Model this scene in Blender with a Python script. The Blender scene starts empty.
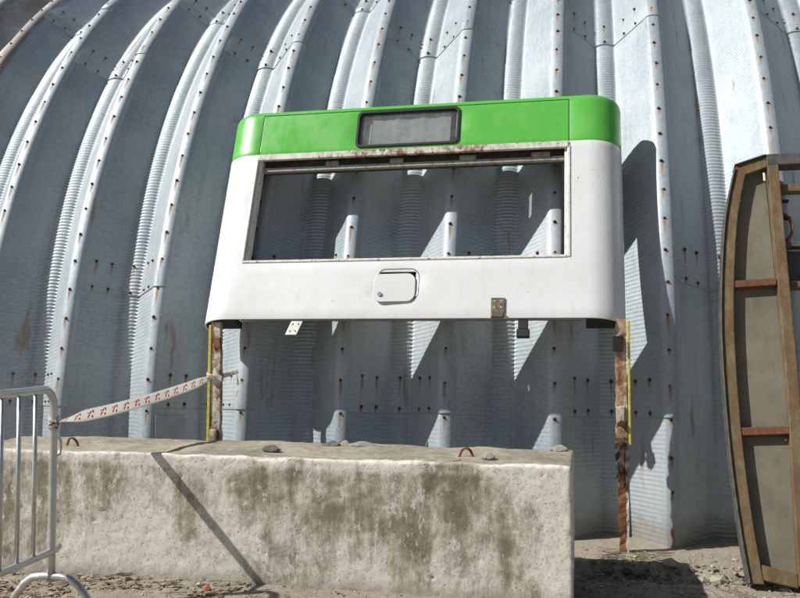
import bpy, math, random
from mathutils import Vector, Matrix, noise
random.seed(7)
S = bpy.context.scene
COL = S.collection
# ------------------------------------------------------------ camera
CAM_YAW, CAM_PITCH, CAM_H = math.radians(12.2), math.atan(36/870), 1.18
cd = bpy.data.cameras.new('camera'); cam = bpy.data.objects.new('camera', cd); COL.objects.link(cam)
cd.sensor_width = 36.0; cd.lens = 870/800*36; cd.clip_start = 0.05; cd.clip_end = 2000
cam.location = (0, 0, CAM_H); cam.rotation_euler = (math.pi/2 + CAM_PITCH, 0, CAM_YAW)
S.camera = cam
# ------------------------------------------------------------ sky and sun
AZ, EL = math.radians(66), math.radians(43.5)          # the sun stands to the left, behind the camera
world = bpy.data.worlds.new('World'); S.world = world; world.use_nodes = True
wn = world.node_tree.nodes; sky = wn.new('ShaderNodeTexSky'); sky.sky_type = 'NISHITA'; sky.sun_disc = False
sky.sun_elevation = EL; sky.sun_rotation = math.pi + AZ; sky.air_density = 1.0; sky.dust_density = 1.5
world.node_tree.links.new(sky.outputs[0], wn['Background'].inputs[0]); wn['Background'].inputs[1].default_value = 0.053
sd = bpy.data.lights.new('sun', 'SUN'); sd.energy = 5.0; sd.angle = math.radians(0.55); sd.color = (1, 0.975, 0.93)
sun = bpy.data.objects.new('sun', sd); COL.objects.link(sun)
to_sun = Vector((-math.sin(AZ)*math.cos(EL), -math.cos(AZ)*math.cos(EL), math.sin(EL)))
sun.rotation_euler = to_sun.to_track_quat('Z', 'Y').to_euler(); sun.location = (-8, -6, 9)
S.view_settings.view_transform = 'Standard'; S.view_settings.look = 'None'
S.view_settings.gamma = 1; S.view_settings.use_curve_mapping = False
S.view_settings.exposure = 0.13

# ------------------------------------------------------------ helpers
class NT:
    """small node-tree writer"""
    def __init__(s, name):
        s.m = bpy.data.materials.new(name); s.m.use_nodes = True
        s.t = s.m.node_tree; s.n = s.t.nodes
        s.b = s.n['Principled BSDF']; s.out = s.n['Material Output']
    def put(s, sock, v):
        if isinstance(v, bpy.types.NodeSocket): s.t.links.new(v, sock)
        elif isinstance(v, (tuple, list)) and len(v) == 3 and sock.type == 'RGBA': sock.default_value = (*v, 1)
        else: sock.default_value = v
    def math(s, op, a, b=0.0, c=0.0, clamp=False):
        n = s.n.new('ShaderNodeMath'); n.operation = op; n.use_clamp = clamp
        for i, v in enumerate((a, b, c)): s.put(n.inputs[i], v)
        return n.outputs[0]
    def mix(s, f, a, b):
        n = s.n.new('ShaderNodeMix'); n.data_type = 'RGBA'
        s.put(n.inputs[0], f); s.put(n.inputs[6], a); s.put(n.inputs[7], b); return n.outputs[2]
    def ramp(s, v, lo, hi, a=0.0, b=1.0):
        n = s.n.new('ShaderNodeMapRange'); n.clamp = True; n.interpolation_type = 'SMOOTHSTEP'
        for i, q in enumerate((v, lo, hi, a, b)): s.put(n.inputs[i], q)
        return n.outputs[0]
    def coord(s, k='Object'): return s.n.new('ShaderNodeTexCoord').outputs[k]
    def mapping(s, v, scale=(1, 1, 1), loc=(0, 0, 0), rot=(0, 0, 0)):
        n = s.n.new('ShaderNodeMapping'); s.put(n.inputs[0], v)
        s.put(n.inputs['Scale'], scale); s.put(n.inputs['Location'], loc); s.put(n.inputs['Rotation'], rot); return n.outputs[0]
    def noise(s, v, scale, detail=4, rough=.55, dist=0.0):
        n = s.n.new('ShaderNodeTexNoise'); s.put(n.inputs['Vector'], v); n.inputs['Scale'].default_value = scale
        n.inputs['Detail'].default_value = detail; n.inputs['Roughness'].default_value = rough; n.inputs['Distortion'].default_value = dist
        return n.outputs[0]
    def voronoi(s, v, scale, feature='F1', out=0):
        n = s.n.new('ShaderNodeTexVoronoi'); n.feature = feature; s.put(n.inputs['Vector'], v); n.inputs['Scale'].default_value = scale
        return n.outputs[out]
    def xyz(s, v):
        n = s.n.new('ShaderNodeSeparateXYZ'); s.put(n.inputs[0], v); return n.outputs
    def vec(s, x, y, z):
        n = s.n.new('ShaderNodeCombineXYZ')
        for i, q in enumerate((x, y, z)): s.put(n.inputs[i], q)
        return n.outputs[0]
    def attr(s, name, typ='GEOMETRY', out='Fac'):
        n = s.n.new('ShaderNodeAttribute'); n.attribute_type = typ; n.attribute_name = name; return n.outputs[out]
    def rand(s): return s.n.new('ShaderNodeObjectInfo').outputs['Random']
    def bump(s, h, strength=.3, dist=.01):
        n = s.n.new('ShaderNodeBump'); s.put(n.inputs['Height'], h); n.inputs['Strength'].default_value = strength
        n.inputs['Distance'].default_value = dist; s.t.links.new(n.outputs[0], s.b.inputs['Normal'])
    def set(s, col=None, rough=None, metal=None, spec=None, coat=None):
        for k, v in (('Base Color', col), ('Roughness', rough), ('Metallic', metal), ('Specular IOR Level', spec), ('Coat Weight', coat)):
            if v is not None: s.put(s.b.inputs[k], v)
        return s.m

def mk(name, verts, faces, mat, parent=None, smooth=False, mats=None, fm=None):
    me = bpy.data.meshes.new(name); me.from_pydata([tuple(v) for v in verts], [], faces)
    for m in (mats or [mat]): me.materials.append(m)
    if fm: me.polygons.foreach_set('material_index', fm)
    if smooth: me.polygons.foreach_set('use_smooth', [True]*len(me.polygons))
    me.update()
    o = bpy.data.objects.new(name, me); COL.objects.link(o)
    if parent: o.parent = parent
    return o
def empty(name, loc):
    o = bpy.data.objects.new(name, None); COL.objects.link(o); o.location = loc; o.empty_display_size = .1; return o
def tag(o, label=None, cat=None, group=None, kind=None):
    for k, v in (('label', label), ('category', cat), ('group', group), ('kind', kind)):
        if v: o[k] = v
    return o
def bevel(o, w=.003, seg=2):
    b = o.modifiers.new('bevel', 'BEVEL'); b.width = w; b.segments = seg; b.limit_method = 'ANGLE'; return o
class MB:
    def __init__(s): s.v = []; s.f = []
    def add(s, v, f):
        k = len(s.v); s.v += [tuple(q) for q in v]; s.f += [tuple(k+i for i in q) for q in f]
    def hexa(s, p):          # eight corners: bottom four ccw, top four ccw
        s.add(p, [(3,2,1,0),(4,5,6,7),(0,1,5,4),(1,2,6,5),(2,3,7,6),(3,0,4,7)])
    def box(s, a, b, T=None):
        (x0,y0,z0),(x1,y1,z1) = a, b
        p = [(x0,y0,z0),(x1,y0,z0),(x1,y1,z0),(x0,y1,z0),(x0,y0,z1),(x1,y0,z1),(x1,y1,z1),(x0,y1,z1)]
        s.hexa([T(*q) for q in p] if T else p)
    def tube(s, pts, r, n=10, cap=True):
        pts = [Vector(p) for p in pts]; k = len(s.v); up = None
        for i, p in enumerate(pts):
            d = (pts[min(i+1, len(pts)-1)] - pts[max(i-1, 0)]).normalized()
            if up is None: up = d.orthogonal().normalized()
            up = (up - d*up.dot(d)).normalized(); w = d.cross(up); rr = r[i] if isinstance(r, (list, tuple)) else r
            for j in range(n):
                a = 2*math.pi*j/n; s.v.append(tuple(p + up*math.cos(a)*rr + w*math.sin(a)*rr))
        for i in range(len(pts)-1):
            for j in range(n):
                a, b = k+i*n+j, k+i*n+(j+1) % n; s.f.append((a, b, b+n, a+n))
        if cap:
            s.f.append(tuple(k+j for j in reversed(range(n)))); e = k+(len(pts)-1)*n; s.f.append(tuple(e+j for j in range(n)))
    def build(s, name, mat, parent=None, smooth=False): return mk(name, s.v, s.f, mat, parent, smooth)
def ss(a, b, x):
    t = max(0, min(1, (x-a)/(b-a))); return t*t*(3-2*t)
def fbm(p, o=4):
    return noise.fractal(Vector(p), 1.0, 2.0, o)

# ------------------------------------------------------------ materials
PITCH, DEPTH = 0.643, 0.215
CREST_H, SIDE = 0.037, 0.214
def galvanised():
    t = NT('galvanised_sheet'); a = t.attr('across'); s = t.attr('arc'); low = t.attr('low'); r = t.rand()
    ob = t.coord(); rv = t.vec(t.math('MULTIPLY', r, 31.7), t.math('MULTIPLY', r, 17.3), t.math('MULTIPLY', r, 53.1))
    add = t.n.new('ShaderNodeVectorMath'); t.put(add.inputs[0], ob); t.put(add.inputs[1], rv); p = add.outputs[0]
    span = t.voronoi(p, 70, out=1); spx = t.xyz(span)[0]
    big = t.noise(p, 1.6, 5, .6)
    st = t.noise(t.vec(t.math('MULTIPLY', a, 26), t.math('MULTIPLY', s, .9), t.math('MULTIPLY', r, 40)), 1.0, 5, .65)
    c = t.mix(t.ramp(big, .3, .7), (.29, .355, .395), (.43, .485, .51))
    c = t.mix(t.math('MULTIPLY', spx, .36), c, (.62, .645, .645))
    c = t.mix(t.math('MULTIPLY', t.ramp(st, .52, .75), .38), c, (.25, .27, .28))
    c = t.mix(t.math('MULTIPLY', t.ramp(t.noise(p, 9, 6, .7), .55, .8), .3), c, (.62, .64, .63))
    # each sheet a little lighter or darker
    c = t.mix(t.math('MULTIPLY', r, .22), c, (.30, .34, .37))
    wob = t.math('MULTIPLY', t.math('SUBTRACT', t.noise(t.vec(0.0, t.math('MULTIPLY', s, 9), r), 1, 3), .5), .012)
    def streak(colm, dist, length, w0):
        # dist: metres below the bolt; tapers as it runs down
        up = t.math('SUBTRACT', 1, t.math('DIVIDE', dist, length), clamp=True)
        on = t.math('MULTIPLY', up, t.math('GREATER_THAN', dist, -.012))
        dx = t.math('ABSOLUTE', t.math('ADD', t.math('SUBTRACT', a, colm), wob))
        return t.math('MULTIPLY', on, t.ramp(dx, w0*.2, w0, 1, 0))
    # bolts along the crest every 0.2 m
    u = t.math('DIVIDE', t.math('SUBTRACT', s, .1), .2); fr = t.math('FRACT', u)
    d = t.math('MULTIPLY', t.math('SUBTRACT', 1, fr), .2)
    wnz = t.n.new('ShaderNodeTexWhiteNoise'); wnz.noise_dimensions = '2D'
    t.put(wnz.inputs['Vector'], t.vec(t.math('FLOOR', u), t.math('MULTIPLY', r, 97), 0.0))
    ln = t.math('MULTIPLY_ADD', wnz.outputs[0], .15, .03)
    m = streak(PITCH-.004, d, ln, .016)
    for k, (cx, L) in enumerate(((.11, .15), (.185, .12), (.3215, .13), (.458, .08), (.533, .08))):
        for row, q in ((.22, 1.0), (.03, .45)):
            m = t.math('MAXIMUM', m, t.math('MULTIPLY', streak(cx, t.math('SUBTRACT', row, low), L*q+.02, .011), .9))
    # wandering rust runs
    rn = t.noise(t.vec(t.math('MULTIPLY', t.math('ADD', a, t.math('MULTIPLY', wob, 2.5)), 21), t.math('MULTIPLY', s, 1.5), t.math('MULTIPLY', r, 77)), 1, 3, .55)
    run = t.math('MULTIPLY', t.ramp(rn, .565, .72), t.ramp(t.noise(p, 2.6, 2), .44, .60))
    m = t.math('MAXIMUM', m, t.math('MULTIPLY', run, .60))
    foot = t.math('MULTIPLY', t.ramp(t.math('ADD', s, t.math('MULTIPLY', t.noise(p, 12, 4), .25)), -.02, .12, 1, 0), .6)
    rc = t.math('MULTIPLY', t.attr('rust_cover', 'OBJECT'), t.ramp(t.noise(p, 3.0, 5, .65), .25, .65))
    rust = t.mix(t.noise(p, 60, 3), (.15, .058, .02), (.40, .20, .075))
    c = t.mix(foot, c, (.23, .19, .14))
    c = t.mix(rc, c, (.27, .215, .17))
    c = t.mix(t.math('MULTIPLY', t.ramp(m, .05, .9), .78, clamp=True), c, rust)
    ru = t.math('ADD', t.math('MULTIPLY_ADD', big, .24, .42), t.math('MULTIPLY', m, .35))
    dent = t.noise(p, 4.5, 2, .5)
    t.bump(t.math('ADD', t.math('MULTIPLY', dent, 3.0), t.math('ADD', t.noise(p, 26, 3), t.math('MULTIPLY', spx, .15))), .13, .01)
    return t.set(c, ru, t.math('MULTIPLY', t.math('SUBTRACT', 1, m, clamp=True), .30), .45)
M = {}
M['galv'] = galvanised()

def worn(t, p, c, f=1.0):
    """dust film, water runs, fine scratches and chips shared by both body paints"""
    z = t.xyz(p)[2]
    d = t.noise(t.mapping(p, (26, 26, .9)), 1, 6, .65); dust = t.noise(p, 2.4, 6, .65)
    c = t.mix(t.math('MULTIPLY', t.ramp(d, .50, .78), .26*f), c, (.40, .37, .31))
    c = t.mix(t.math('MULTIPLY', t.ramp(dust, .45, .75), .22*f), c, (.55, .53, .47))
    sc = t.noise(t.mapping(p, (3, 3, 150), (0, 0, 0), (0, .5, 0)), 1, 2, .5); sc2 = t.noise(t.mapping(p, (150, 3, 4), (3, 0, 0), (0, .3, 0)), 1, 2, .5)
    sm = t.math('MULTIPLY', t.math('MAXIMUM', t.ramp(sc, .74, .77), t.ramp(sc2, .75, .78)), t.ramp(t.noise(p, 3.7, 2), .52, .66))
    c = t.mix(t.math('MULTIPLY', sm, .45), c, (.36, .34, .30))
    ch = t.math('MULTIPLY', t.ramp(t.noise(p, 75, 3, .6), .66, .70), t.ramp(t.noise(p, 5, 2), .52, .66))
    c = t.mix(ch, c, (.30, .17, .08))
    t.bump(t.math('ADD', t.math('MULTIPLY', t.noise(p, 3.2, 2), 1.0), t.math('MULTIPLY', t.noise(p, 160, 2), .03)), .16, .03)
    return c, t.ramp(t.math('ADD', dust, t.math('MULTIPLY', d, .4)), .5, .95, .24, .52)
def white_paint():
    t = NT('white_vehicle_paint'); p = t.coord(); b = t.noise(p, 1.7, 4)
    c, ro = worn(t, p, t.mix(t.ramp(b, .3, .7), (.745, .765, .76), (.69, .71, .705)))
    return t.set(c, ro, 0, .5)
M['white'] = white_paint()
def rusty_white(name, lo, hi, base=(.72, .70, .63), dirt=(.42, .39, .33), local=False):
    t = NT(name); p = t.coord(); n1 = t.noise(t.mapping(p, (1, 1, .55)), 19, 8, .78, .2); n2 = t.noise(t.mapping(p, (30, 30, 5)), 1, 5, .65)
    ru = t.mix(t.noise(p, 70, 4, .7), (.07, .028, .014), (.30, .115, .04))
    c = t.mix(t.ramp(n2, .35, .7), base, dirt)
    if local: n1 = t.math('SUBTRACT', n1, t.math('MULTIPLY', t.ramp(t.math('ABSOLUTE', t.math('ADD', t.xyz(p)[0], .02)), .32, .62), .13))
    k = t.ramp(n1, lo-.05, hi+.05); c = t.mix(k, c, ru); c = t.mix(t.math('MULTIPLY', t.ramp(t.noise(p, 45, 4, .7), .58, .66), .8), c, (.045, .03, .022))
    t.bump(t.math('ADD', n1, t.math('MULTIPLY', t.noise(p, 90, 3), .4)), .5, .004)
    return t.set(c, t.math('MULTIPLY_ADD', k, .35, .45), 0, .4)
M['rail'] = rusty_white('chipped_white_rail', .47, .56, (.66, .64, .58), local=True)
M['rail_clean'] = rusty_white('dull_white_frame', .70, .76, (.74, .73, .68), (.60, .58, .52))
M['rail_grey'] = rusty_white('grimy_shaded_grey_rail', .58, .66, (.36, .35, .31), (.24, .23, .20))  # dirty white rail, greyed further to paint in the shade behind the lintel
M['leg'] = rusty_white('rusted_white_pillar', .48, .56, (.70, .66, .56), (.52, .46, .36))
M['leg_rust'] = rusty_white('rust_brown_pillar', .46, .60, (.58, .47, .31), (.26, .13, .065))
M['rust'] = rusty_white('orange_rust', .40, .60, (.36, .15, .045), (.17, .07, .03))
def simple(name, c, r=.5, metal=0.0, var=.15, scale=20, bump=.1, spec=.5):
    t = NT(name); p = t.coord(); n = t.noise(p, scale, 5, .65)
    k = t.ramp(n, .3, .7); col = t.mix(k, tuple(q*(1-var) for q in c), tuple(min(1, q*(1+var)) for q in c))
    if bump: t.bump(n, bump, .005)
    return t.set(col, t.math('MULTIPLY_ADD', k, .12, r-.06), metal, spec)
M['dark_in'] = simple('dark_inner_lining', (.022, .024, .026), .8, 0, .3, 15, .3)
M['black'] = simple('black_rubber', (.014, .015, .018), .7, 0, .3, 40, .15)
M['yellow'] = simple('yellow_edge_strip', (.62, .50, .07), .45, 0, .2, 30, .1)
M['bolt'] = simple('rusted_bolt', (.085, .05, .032), .75, .2, .5, 300, .3)
M['bracket'] = simple('aged_brass_bracket', (.16, .13, .085), .55, .4, .45, 60, .3)
M['plate'] = simple('pale_zinc_plate', (.66, .65, .60), .45, .2, .1, 60, .1)
M['lock'] = simple('steel_lock', (.35, .34, .32), .35, .9, .2, 100, .1)
M['blind'] = simple('grey_roller_blind', (.55, .55, .53), .9, 0, .08, 8, .1)
M['hole'] = simple('dark_hole', (.01, .01, .01), .9)
M['tan'] = None
def green_paint():
    t = NT('green_vehicle_paint'); p = t.coord(); n = t.noise(p, 2.2, 4)
    c, ro = worn(t, p, t.mix(t.ramp(n, .3, .7), (.095, .44, .055), (.115, .465, .07)), .35)
    return t.set(c, ro, 0, .5)
M['green'] = green_paint()
def glass():
    t = NT('window_glass'); g = t.n.new('ShaderNodeBsdfGlossy'); g.inputs['Roughness'].default_value = .06
    g.inputs['Color'].default_value = (.9, .92, .95, 1)
    tr = t.n.new('ShaderNodeBsdfTransparent'); tr.inputs[0].default_value = (.86, .88, .88, 1)
    lw = t.n.new('ShaderNodeLayerWeight'); face = t.math('MULTIPLY_ADD', t.math('POWER', lw.outputs['Facing'], 4), .8, .05)
    df = t.n.new('ShaderNodeBsdfDiffuse'); df.inputs[0].default_value = (.5, .49, .45, 1)
    m1 = t.n.new('ShaderNodeMixShader'); m2 = t.n.new('ShaderNodeMixShader')
    dirt = t.ramp(t.noise(t.coord(), 14, 5, .7), .4, .8, .06, .24)
    L = t.t.links; t.put(m1.inputs[0], dirt); L.new(tr.outputs[0], m1.inputs[1]); L.new(df.outputs[0], m1.inputs[2])
    L.new(face, m2.inputs[0]); L.new(m1.outputs[0], m2.inputs[1]); L.new(g.outputs[0], m2.inputs[2])
    L.new(m2.outputs[0], t.out.inputs[0]); return t.m
M['glass'] = glass()
def concrete():
    t = NT('weathered_concrete'); p = t.coord(); x, y, z = t.xyz(p)
    n1 = t.noise(p, 1.9, 6, .6, .4); drip = t.noise(t.mapping(p, (9, 9, .9)), 1, 6, .7, .15); n3 = t.noise(p, 22, 8, .8); n4 = t.noise(p, 150, 4, .75); n5 = t.noise(t.mapping(p, (1, 1, .5)), 6.5, 8, .8, .5)
    # grime clings to the upper half and runs down; lime shows through below, along the worn arris and at the far end
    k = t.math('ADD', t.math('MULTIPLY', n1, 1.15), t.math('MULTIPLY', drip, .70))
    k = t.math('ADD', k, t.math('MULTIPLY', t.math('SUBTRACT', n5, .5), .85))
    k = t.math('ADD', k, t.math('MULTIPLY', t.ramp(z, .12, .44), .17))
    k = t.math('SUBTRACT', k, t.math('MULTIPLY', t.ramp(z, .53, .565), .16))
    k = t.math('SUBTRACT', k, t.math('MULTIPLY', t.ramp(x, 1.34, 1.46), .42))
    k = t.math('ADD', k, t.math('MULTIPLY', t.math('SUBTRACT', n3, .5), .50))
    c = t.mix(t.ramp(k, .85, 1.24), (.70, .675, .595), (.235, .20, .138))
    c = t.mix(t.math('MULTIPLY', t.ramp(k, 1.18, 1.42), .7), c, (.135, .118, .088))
    chalk = t.math('MULTIPLY', t.ramp(t.noise(t.mapping(p, (1, 1, .45)), 9, 8, .82, .3), .54, .60), t.ramp(n3, .38, .55))
    c = t.mix(t.math('MULTIPLY', chalk, .75), c, (.80, .785, .73))
    c = t.mix(t.math('MULTIPLY', t.ramp(n4, .58, .72), .32), c, (.17, .15, .115))
    agg = t.voronoi(p, 95, out=1); c = t.mix(t.math('MULTIPLY', t.ramp(t.xyz(agg)[0], .82, .86), .35), c, (.30, .27, .23))
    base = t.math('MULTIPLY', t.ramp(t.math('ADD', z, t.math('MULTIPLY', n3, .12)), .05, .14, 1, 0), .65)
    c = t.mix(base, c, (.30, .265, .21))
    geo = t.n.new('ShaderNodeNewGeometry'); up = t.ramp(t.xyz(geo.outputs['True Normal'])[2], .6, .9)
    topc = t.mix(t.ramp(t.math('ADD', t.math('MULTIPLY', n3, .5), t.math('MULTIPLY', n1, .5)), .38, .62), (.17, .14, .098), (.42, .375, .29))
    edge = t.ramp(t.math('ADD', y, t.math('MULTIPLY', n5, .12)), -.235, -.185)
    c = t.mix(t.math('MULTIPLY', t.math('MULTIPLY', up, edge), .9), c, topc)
    def pits(sc, r0, r1, gate):
        return t.math('MULTIPLY', t.ramp(t.voronoi(p, sc), r0, r1, 1, 0), t.ramp(t.noise(p, sc*.22, 2), gate, gate+.05))
    pit = t.math('MAXIMUM', pits(30, .10, .17, .55), pits(75, .16, .26, .56))
    c = t.mix(t.math('MULTIPLY', pit, .5), c, (.10, .085, .065))
    h = t.math('SUBTRACT', t.math('ADD', n3, t.math('MULTIPLY', n4, .5)), t.math('MULTIPLY', pit, 1.6))
    t.bump(h, .48, .006)
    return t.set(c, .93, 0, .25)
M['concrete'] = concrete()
def soil():
    t = NT('dry_sandy_soil'); p = t.coord(); a = t.noise(p, 1.3, 5); b = t.noise(p, 17, 6, .7); g = t.noise(p, 140, 4, .75); v = t.voronoi(p, 75, out=1)
    c = t.mix(t.ramp(a, .35, .65), (.29, .245, .18), (.40, .35, .265))
    c = t.mix(t.math('MULTIPLY', t.ramp(b, .45, .7), .6), c, (.21, .175, .125))
    c = t.mix(t.math('MULTIPLY', t.xyz(v)[0], .35), c, (.54, .505, .43))
    c = t.mix(t.math('MULTIPLY', t.ramp(g, .55, .75), .5), c, (.16, .125, .085))
    t.bump(t.math('ADD', t.math('MULTIPLY', b, 1.0), g), .8, .012)
    return t.set(c, .95, 0, .2)
M['soil'] = soil()
def stone(name, a, b):
    t = NT(name); p = t.coord(); n = t.noise(p, 30, 6, .7)
    t.bump(n, .6, .006); return t.set(t.mix(t.ramp(n, .35, .65), a, b), .9, 0, .3)
M['st_dark'] = stone('dark_grey_stone', (.075, .072, .065), (.17, .16, .145))
M['st_grey'] = stone('grey_stone', (.22, .21, .19), (.36, .34, .30))
M['st_tan'] = stone('tan_stone', (.27, .23, .165), (.45, .40, .31))
M['st_red'] = stone('red_brick_lump', (.25, .075, .04), (.38, .15, .09))
def scatter_mat(name, cols, rough=.9):
    t = NT(name); k = t.attr('shade'); r = t.n.new('ShaderNodeValToRGB'); t.put(r.inputs[0], k); e = r.color_ramp.elements
    e[0].color = (*cols[0], 1); e[1].color = (*cols[-1], 1)
    for i, c in enumerate(cols[1:-1]): q = e.new((i+1)/(len(cols)-1)); q.color = (*c, 1)
    return t.set(r.outputs[0], rough, 0, .3)
M['gravel'] = scatter_mat('mixed_gravel', [(.16, .135, .10), (.33, .29, .22), (.50, .46, .38), (.30, .24, .17)])
M['straw'] = scatter_mat('dry_straw', [(.06, .045, .028), (.16, .125, .075), (.36, .30, .19)])
M['leaf'] = scatter_mat('dead_leaf', [(.09, .055, .03), (.21, .14, .075), (.38, .31, .21)])
def tube_metal():
    t = NT('galvanised_tube'); p = t.coord(); n = t.noise(p, 12, 5, .7); v = t.voronoi(p, 110, out=1)
    c = t.mix(t.ramp(n, .35, .65), (.50, .51, .51), (.64, .65, .65)); c = t.mix(t.math('MULTIPLY', t.xyz(v)[0], .2), c, (.42, .44, .45))
    c = t.mix(t.math('MULTIPLY', t.ramp(t.noise(p, 40, 4), .62, .72), .5), c, (.27, .20, .13))
    return t.set(c, t.ramp(n, .3, .7, .32, .5), .65, .5)
M['tube'] = tube_metal()
def olive():
    t = NT('rust_worn_olive_paint'); p = t.coord(); n1 = t.noise(t.mapping(p, (1, 1, .4)), 15, 6, .72, .3); n2 = t.noise(t.mapping(p, (22, 22, 4)), 1, 5, .7); n3 = t.noise(p, 60, 4, .7)
    c = t.mix(t.ramp(n2, .35, .65), (.115, .095, .05), (.185, .145, .075))
    c = t.mix(t.math('MULTIPLY', t.ramp(n1, .40, .60), .8), c, t.mix(n3, (.07, .035, .02), (.20, .10, .042)))
    c = t.mix(t.math('MULTIPLY', t.ramp(n3, .55, .72), .55), c, (.085, .075, .05))
    t.bump(t.math('ADD', n1, n3), .4, .004)
    return t.set(c, .72, 0, .35)
M['olive'] = olive()
M['redox'] = rusty_white('red_oxide_bar', .42, .62, (.15, .058, .036), (.085, .04, .028))
def fibre():
    t = NT('tan_fibre_panel'); p = t.coord(); n = t.noise(p, 4, 6, .65); d = t.noise(t.mapping(p, (30, 30, 2)), 1, 5, .65); g = t.noise(p, 180, 3, .7)
    c = t.mix(t.ramp(n, .3, .7), (.14, .13, .095), (.195, .18, .135)); c = t.mix(t.math('MULTIPLY', t.ramp(d, .5, .75), .4), c, (.10, .085, .055))
    c = t.mix(t.math('MULTIPLY', t.ramp(g, .55, .75), .35), c, (.31, .29, .23)); t.bump(g, .3, .003); return t.set(c, .85, 0, .3)
M['tan'] = fibre()
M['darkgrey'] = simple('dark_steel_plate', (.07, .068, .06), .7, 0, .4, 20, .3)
def tape():
    t = NT('barrier_tape'); uv = t.n.new('ShaderNodeUVMap').outputs[0]; u, w, _ = t.xyz(uv)
    cx = t.math('MULTIPLY', t.math('SUBTRACT', t.math('FRACT', t.math('DIVIDE', u, .098)), .5), .098)
    cy = t.math('MULTIPLY', t.math('SUBTRACT', w, .5), .052)
    m = 0.0
    for ox, oy, rx, ry, an in ((-.015, -.006, .0115, .0046, 40), (-.004, .0085, .0105, .0042, 25), (.015, .011, .0085, .0046, -45), (.013, -.010, .0070, .0055, 0), (-.022, .008, .0045, .0035, 0)):
        an = math.radians(an); x = t.math('SUBTRACT', cx, ox); y = t.math('SUBTRACT', cy, oy)
        a = t.math('DIVIDE', t.math('ADD', t.math('MULTIPLY', x, math.cos(an)), t.math('MULTIPLY', y, math.sin(an))), rx)
        b = t.math('DIVIDE', t.math('SUBTRACT', t.math('MULTIPLY', y, math.cos(an)), t.math('MULTIPLY', x, math.sin(an))), ry)
        q = t.math('LESS_THAN', t.math('ADD', t.math('MULTIPLY', a, a), t.math('MULTIPLY', b, b)), 1)
        m = t.math('MAXIMUM', m, q)
    c = t.mix(m, (.86, .85, .83), (.58, .05, .07))
    t.bump(t.noise(t.coord(), 60, 3), .25, .004)
    t.b.inputs['Subsurface Weight'].default_value = 0
    t.set(c, .42, 0, .5); tl = t.n.new('ShaderNodeBsdfTranslucent'); t.put(tl.inputs[0], c); ms = t.n.new('ShaderNodeMixShader'); ms.inputs[0].default_value = .6
    L = t.t.links; L.new(t.b.outputs[0], ms.inputs[1]); L.new(tl.outputs[0], ms.inputs[2]); L.new(ms.outputs[0], t.out.inputs[0])
    return t.m
M['tape'] = tape()

# ------------------------------------------------------------ ground
def G(x, y):
    z = .014*fbm((x*1.1, y*1.1, 3), 3) + .006*fbm((x*6, y*6, 8), 4)
    z -= .012*ss(3.92, 3.5, y)
    e = 4.66 + .07*fbm((x*2.2, 0, 5), 4) + .025*fbm((x*11, y*3, 1), 3)
    z += .055*ss(e-.035, e+.02, y) - .055*ss(3.95, 4.25, y) + .008*ss(4.8, 5.3, y)
    z += .018*fbm((x*20, y*20, 2), 3)*math.exp(-((y-e)/.07)**2)
    return z
def axis(lo, hi, step, ext):
    a = []; n = int((hi-lo)/step)
    a = [lo+(hi-lo)*i/n for i in range(n+1)]
    d = step; q = hi
    while q < ext: d *= 1.5; q += d; a.append(q)
    d = step; q = lo
    while q > -ext: d *= 1.5; q -= d; a.insert(0, q)
    return a
gx, gy = axis(-3.6, 2.0, .022, 400), axis(2.9, 5.6, .02, 400)
gv = [(x, y, G(x, y) if abs(x) < 12 and abs(y) < 14 else 0) for y in gy for x in gx]
nx = len(gx); gf = [(j*nx+i, j*nx+i+1, (j+1)*nx+i+1, (j+1)*nx+i) for j in range(len(gy)-1) for i in range(nx-1)]
tag(mk('ground', gv, gf, M['soil'], smooth=True), kind='structure')

# ------------------------------------------------------------ arched shed
R, YC, ZC = 5.3, 5.1+5.3, 0.2
CREST0 = 0.453
def arch(h, s):
    th = s/R; return (YC - (R+h)*math.cos(th), ZC + (R+h)*math.sin(th))
def profile():
    """(across, height, ridge amplitude) of one sheet from crest to crest"""
    c, sd = CREST_H, SIDE; v0 = c+sd; v1 = PITCH-c-sd
    p = [(-.034, -.002, 0), (.0, .0, 0), (.028, -.0015, 0), (.042, -.009, .0003)]
    for f in (.12, .35, .6, .85): p.append((c+sd*f, -DEPTH*f, .0011))
    p.append((v0-.004, -DEPTH+.004, .0016)); p.append((v0+.006, -DEPTH-.003, .0026))
    n = 8
    for i in range(1, n):
        q = i/n; p.append((v0+.006+(v1-v0-.012)*q, -DEPTH-.003+.016*math.sin(math.pi*q)**.8, .0028))
    p.append((v1-.006, -DEPTH-.003, .0026)); p.append((v1+.004, -DEPTH+.004, .0016))
    for f in (.15, .4, .65, .88): p.append((v1+sd*f, -DEPTH*(1-f), .0011))
    e = .009
    p += [(PITCH-.042, -.009+e, .0003), (PITCH-.028, -.0015+e, 0), (PITCH, e, 0), (PITCH+.028, -.0015+e, 0), (PITCH+.042, -.009+e*.9, 0), (PITCH+.062, -.033+e*.9, 0)]
    return p
PROF = profile(); RIDGE = .0262
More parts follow.
